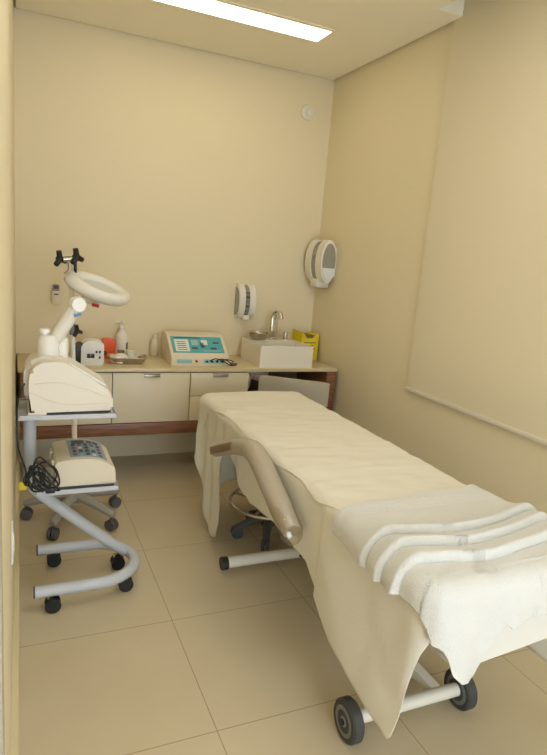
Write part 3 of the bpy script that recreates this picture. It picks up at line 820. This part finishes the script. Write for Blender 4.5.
fp = catmull([(ax_, 1.82, .598), (ax_, 1.73, .559), (ax_, 1.69, .54), (ax_, 1.675, .53)], 8)
seg = 28; rings = []
for i, p in enumerate(fp):
    ring = []
    for k in range(seg):
        a = 2*PI*k/seg
        r_ = (.046 if i < 14 else .046-.003*(i-13))*(1+.07*math.sin(k*3+i*.8)*(i/len(fp))+.05*noise.noise(Vector((k*.7, i*.6, 0))))
        ring.append(bm.verts.new(p+Vector((math.cos(a)*r_, .28*math.sin(a)*r_, math.sin(a)*r_))))
    rings.append(ring)
for i in range(len(rings)-1):
    for k in range(seg): bm.faces.new((rings[i][k], rings[i][(k+1) % seg], rings[i+1][(k+1) % seg], rings[i+1][k]))
obj('plastic_wrap', bm, M['film'], am, BX, smooth=25)

# ------------------------------------------------------------------ cloth
def interp(tab, x):
    if x <= tab[0][0]: return tab[0][1]
    for (a, b), (c, d) in zip(tab, tab[1:]):
        if x <= c:
            t = (x-a)/(c-a) if c > a else 1
            return b+(d-b)*t
    return tab[-1][1]
OX0, OX1, OY0, OY1, RE, RC = .99, 1.545, 1.065, 3.08, .03, .03
ZT = .695
def sinterp(tab, x):
    xs = [p[0] for p in tab]; n_ = len(tab)
    if x <= xs[0]: return tab[0][1]
    if x >= xs[-1]: return tab[-1][1]
    i = max(k for k in range(n_-1) if xs[k] <= x)
    def m_(k):
        a, b = max(k-1, 0), min(k+1, n_-1)
        return (tab[b][1]-tab[a][1])/(tab[b][0]-tab[a][0])
    h_ = xs[i+1]-xs[i]; t_ = (x-xs[i])/h_
    return ((2*t_**3-3*t_**2+1)*tab[i][1]+(t_**3-2*t_**2+t_)*h_*m_(i)+(-2*t_**3+3*t_**2)*tab[i+1][1]+(t_**3-t_**2)*h_*m_(i+1))
def drape(s, t, off, Hf, fold):
    px = min(max(s, OX0+RC), OX1-RC); py = min(max(t, OY0+RC), OY1-RC)
    vx, vy = s-px, t-py; dist = math.hypot(vx, vy); d = dist-RC
    if d <= 0:
        return Vector((s, t, ZT+off+Hf(s, t)))
    nx, ny = vx/dist, vy/dist
    qx, qy = px+nx*RC, py+ny*RC
    h = Hf(qx, qy); R_ = RE+off
    if d < R_*PI/2:
        a = d/R_; o = R_*math.sin(a); z = ZT-RE+R_*math.cos(a); dd = 0
    else:
        dd = d-R_*PI/2; o = R_; z = ZT-RE-dd
    f, sh = fold(qx, qy, nx, ny, dd)
    k = min(1, d/(R_*PI/2))
    return Vector((qx+nx*(o+f+h*k*.8)-ny*sh, qy+ny*(o+f+h*k*.8)+nx*sh, z+h*(1-k)))

def cloth(name, Ff, nu, nv, off, Hf, fold, m, label, cat, thick=.0025):
    bm = BM(); g = []
    for i in range(nu+1):
        row = []
        for j in range(nv+1):
            s, t = Ff(i/nu, j/nv)
            row.append(bm.verts.new(drape(s, t, off, Hf, fold)))
        g.append(row)
    for i in range(nu):
        for j in range(nv): bm.faces.new((g[i][j], g[i+1][j], g[i+1][j+1], g[i][j+1]))
    o = obj(name, bm, m, smooth=70)
    lo = min(v.co.z for v in o.data.vertices)
    setpiv(o, (1.27, 2.05 if name != 'bath_towel' else 1.3, lo))
    md = o.modifiers.new('thickness', 'SOLIDIFY'); md.thickness = thick; md.offset = 1
    tag(o, label, cat)
    return o

# lower sheet -------------------------------------------------------------
hem = [(.94, .58), (.98, .40), (1.03, .285), (1.07, .225), (1.11, .18), (1.20, .195), (1.32, .215), (1.45, .25), (1.53, .285), (1.6, .335), (1.69, .405), (1.85, .42), (1.98, .415), (2.24, .39), (2.36, .41), (2.46, .48), (2.52, .53),
       (2.56, .53), (2.585, .4), (2.605, .15), (2.63, .03), (2.68, .008), (2.76, .012), (2.83, .05), (2.89, .12), (2.95, .24), (3.0, .33), (3.1, .38), (3.2, .40)]
def sheetF(u, v):
    # v along the length (near -> far), u across
    t = .94+(3.11-.94)*v
    L = ZT-interp(hem, t)
    if u < .4: s = OX0-L*(1-u/.4)
    elif u < .75: s = OX0+(OX1-OX0)*(u-.4)/.35
    else: s = OX1+((.46 if t > 1.12 else .1)+.02*math.sin(t*3))*(u-.75)/.25
    return s, t
def wr(x, y, sc, amp): return amp*noise.noise(Vector((x*sc, y*sc, .3)))
def sheetH(s, t): return wr(s, t*1.0, 7, .0022)
def sheetFold(qx, qy, nx, ny, dd):
    k = min(1, dd/.18)
    if nx < 0:
        f = .006+(.017 if qy > 2.3 else .010)*(.5+.5*math.sin(qy*42+1+dd*3))*k+.008*math.sin(qy*15)*k+wr(qy*4, dd*2, 2, .014)*k
        if qy > 2.55: f += .012*math.sin((qy-2.55)*44)*k
        if qy < 1.6: f = .006+.008*math.sin(qy*9+dd*5)*k+.03*dd+wr(qy*9+dd*4, dd*7-qy*3, 1, .007)*k
        elif qy < 2.3: f = f*.35-.0
        return f, .0
    return .004+.008*math.sin(qy*19)*k, 0
cloth('bed_sheet', sheetF, 90, 170, .004, sheetH, sheetFold, M['fabric'], 'large white cotton sheet hanging low over the treatment bed side', 'sheet')

# far-end drop of the sheet: a separate drawsheet at the head
def headF(u, v):
    s = OX0+.005+(OX1-OX0)*u
    t = 2.90+(.18+.60+.04*math.sin(s*9))*v
    return s, t
def headFold(qx, qy, nx, ny, dd): return .006+.012*math.sin(qx*31)*min(1, dd/.1), 0
# top sheet ---------------------------------------------------------------
lh = [(1.4, .0), (1.55, .02), (1.65, .045), (1.8, .03), (2.0, .05), (2.2, .055), (2.5, .03), (2.7, .035), (2.9, .06), (2.93, .1), (2.97, .2), (3.02, .22), (3.1, .20)]
def topF(u, v):
    t = 1.42+(3.12-1.42)*v
    L = interp(lh, t)+.006*math.sin(t*9)
    if u < .25: s = OX0-L*(1-u/.25)
    elif u < .85: s = OX0+(OX1-OX0)*(u-.25)/.6
    else: s = OX1+.16*(u-.85)/.15
    return s, t
def topH(s, t):
    h = wr(s, t, 9, .005)+wr(s*.5+3+t*.5, t*1.7, 15, .004)
    e = (t-(2.97+.18*(s-1.25)**2*4))/.02
    h += .006/(1+math.exp(-e)) if abs(e) < 40 else (.006 if e > 0 else 0)
    return h+.002
def topFold(qx, qy, nx, ny, dd): return .004+.006*math.sin(qy*30)*min(1, dd/.08), 0
cloth('top_sheet', topF, 80, 150, .007, topH, topFold, M['sheet2'], 'thinner white sheet spread on top of the bed, ending at the towel', 'sheet')
cloth('draw_sheet', headF, 30, 40, .0035, lambda s, t: 0, headFold, M['sheet2'], 'white cloth hanging down at the far head end of the bed', 'sheet')

# towel -------------------------------------------------------------------
f1 = [(.95, 1.31), (1.0, 1.285), (1.09, 1.262), (1.19, 1.246), (1.35, 1.26), (1.48, 1.29), (1.58, 1.32)]
f2 = [(.95, 1.225), (1.0, 1.21), (1.05, 1.2), (1.18, 1.178), (1.33, 1.191), (1.5, 1.237), (1.58, 1.255)]
f3 = [(.95, 1.155), (1.0, 1.14), (1.06, 1.13), (1.15, 1.112), (1.25, 1.112), (1.48, 1.16), (1.58, 1.19)]
def towH(s, t):
    h = .006+wr(s, t, 8, .004)
    for f in (f1, f2, f3):
        d = t-sinterp(f, s)
        if d > 0: h += .028*math.exp(-(d/.066)**1.25)
        elif d > -.008: h += .028*(1+d/.008)
    # ribbed borders
    for c, w_ in ((1.47, .035), (1.055, .02)):
        if abs(t-c) < w_: h += .0018*math.sin((t-c)*2*PI/.012)
    return h
nh = [(.88, .12), (.95, .175), (1.0, .235), (1.05, .285), (1.08, .295), (1.11, .285), (1.14, .24), (1.165, .18), (1.185, .14), (1.205, .16), (1.24, .155), (1.3, .148), (1.4, .14), (1.6, .13)]
def towF(u, v):
    s = .895+(1.64-.895)*u
    far = 1.515+.05*(s-.98)/.6+.008*math.sin(s*25)
    near = OY0-interp(nh, s)+.0
    return s, far+(near-far)*v
def towFold(qx, qy, nx, ny, dd):
    k = min(1, dd/.1)
    if ny < -.5 and qx < 1.3: return .012+.018*math.sin((qx-1.0)*38)*k*.7+.02*dd, 0
    return .008+.006*math.sin((qx+qy)*30)*k, 0
cloth('bath_towel', towF, 140, 300, .012, towH, towFold, M['towel'], 'thick white terry towel with three pleats laid over the near bed end', 'towel', .006)

# ------------------------------------------------------------------ world and view
w = bpy.data.worlds.new('world'); SC.world = w; w.use_nodes = True
w.node_tree.nodes['Background'].inputs[0].default_value = (.78, .88, 1, 1)
w.node_tree.nodes['Background'].inputs[1].default_value = 6.6  # strong background doubles as fill through the added front opening
vs_ = SC.view_settings
vs_.view_transform = 'Standard'; vs_.look = 'None'; vs_.gamma = 1; vs_.use_curve_mapping = False
vs_.exposure = -.1
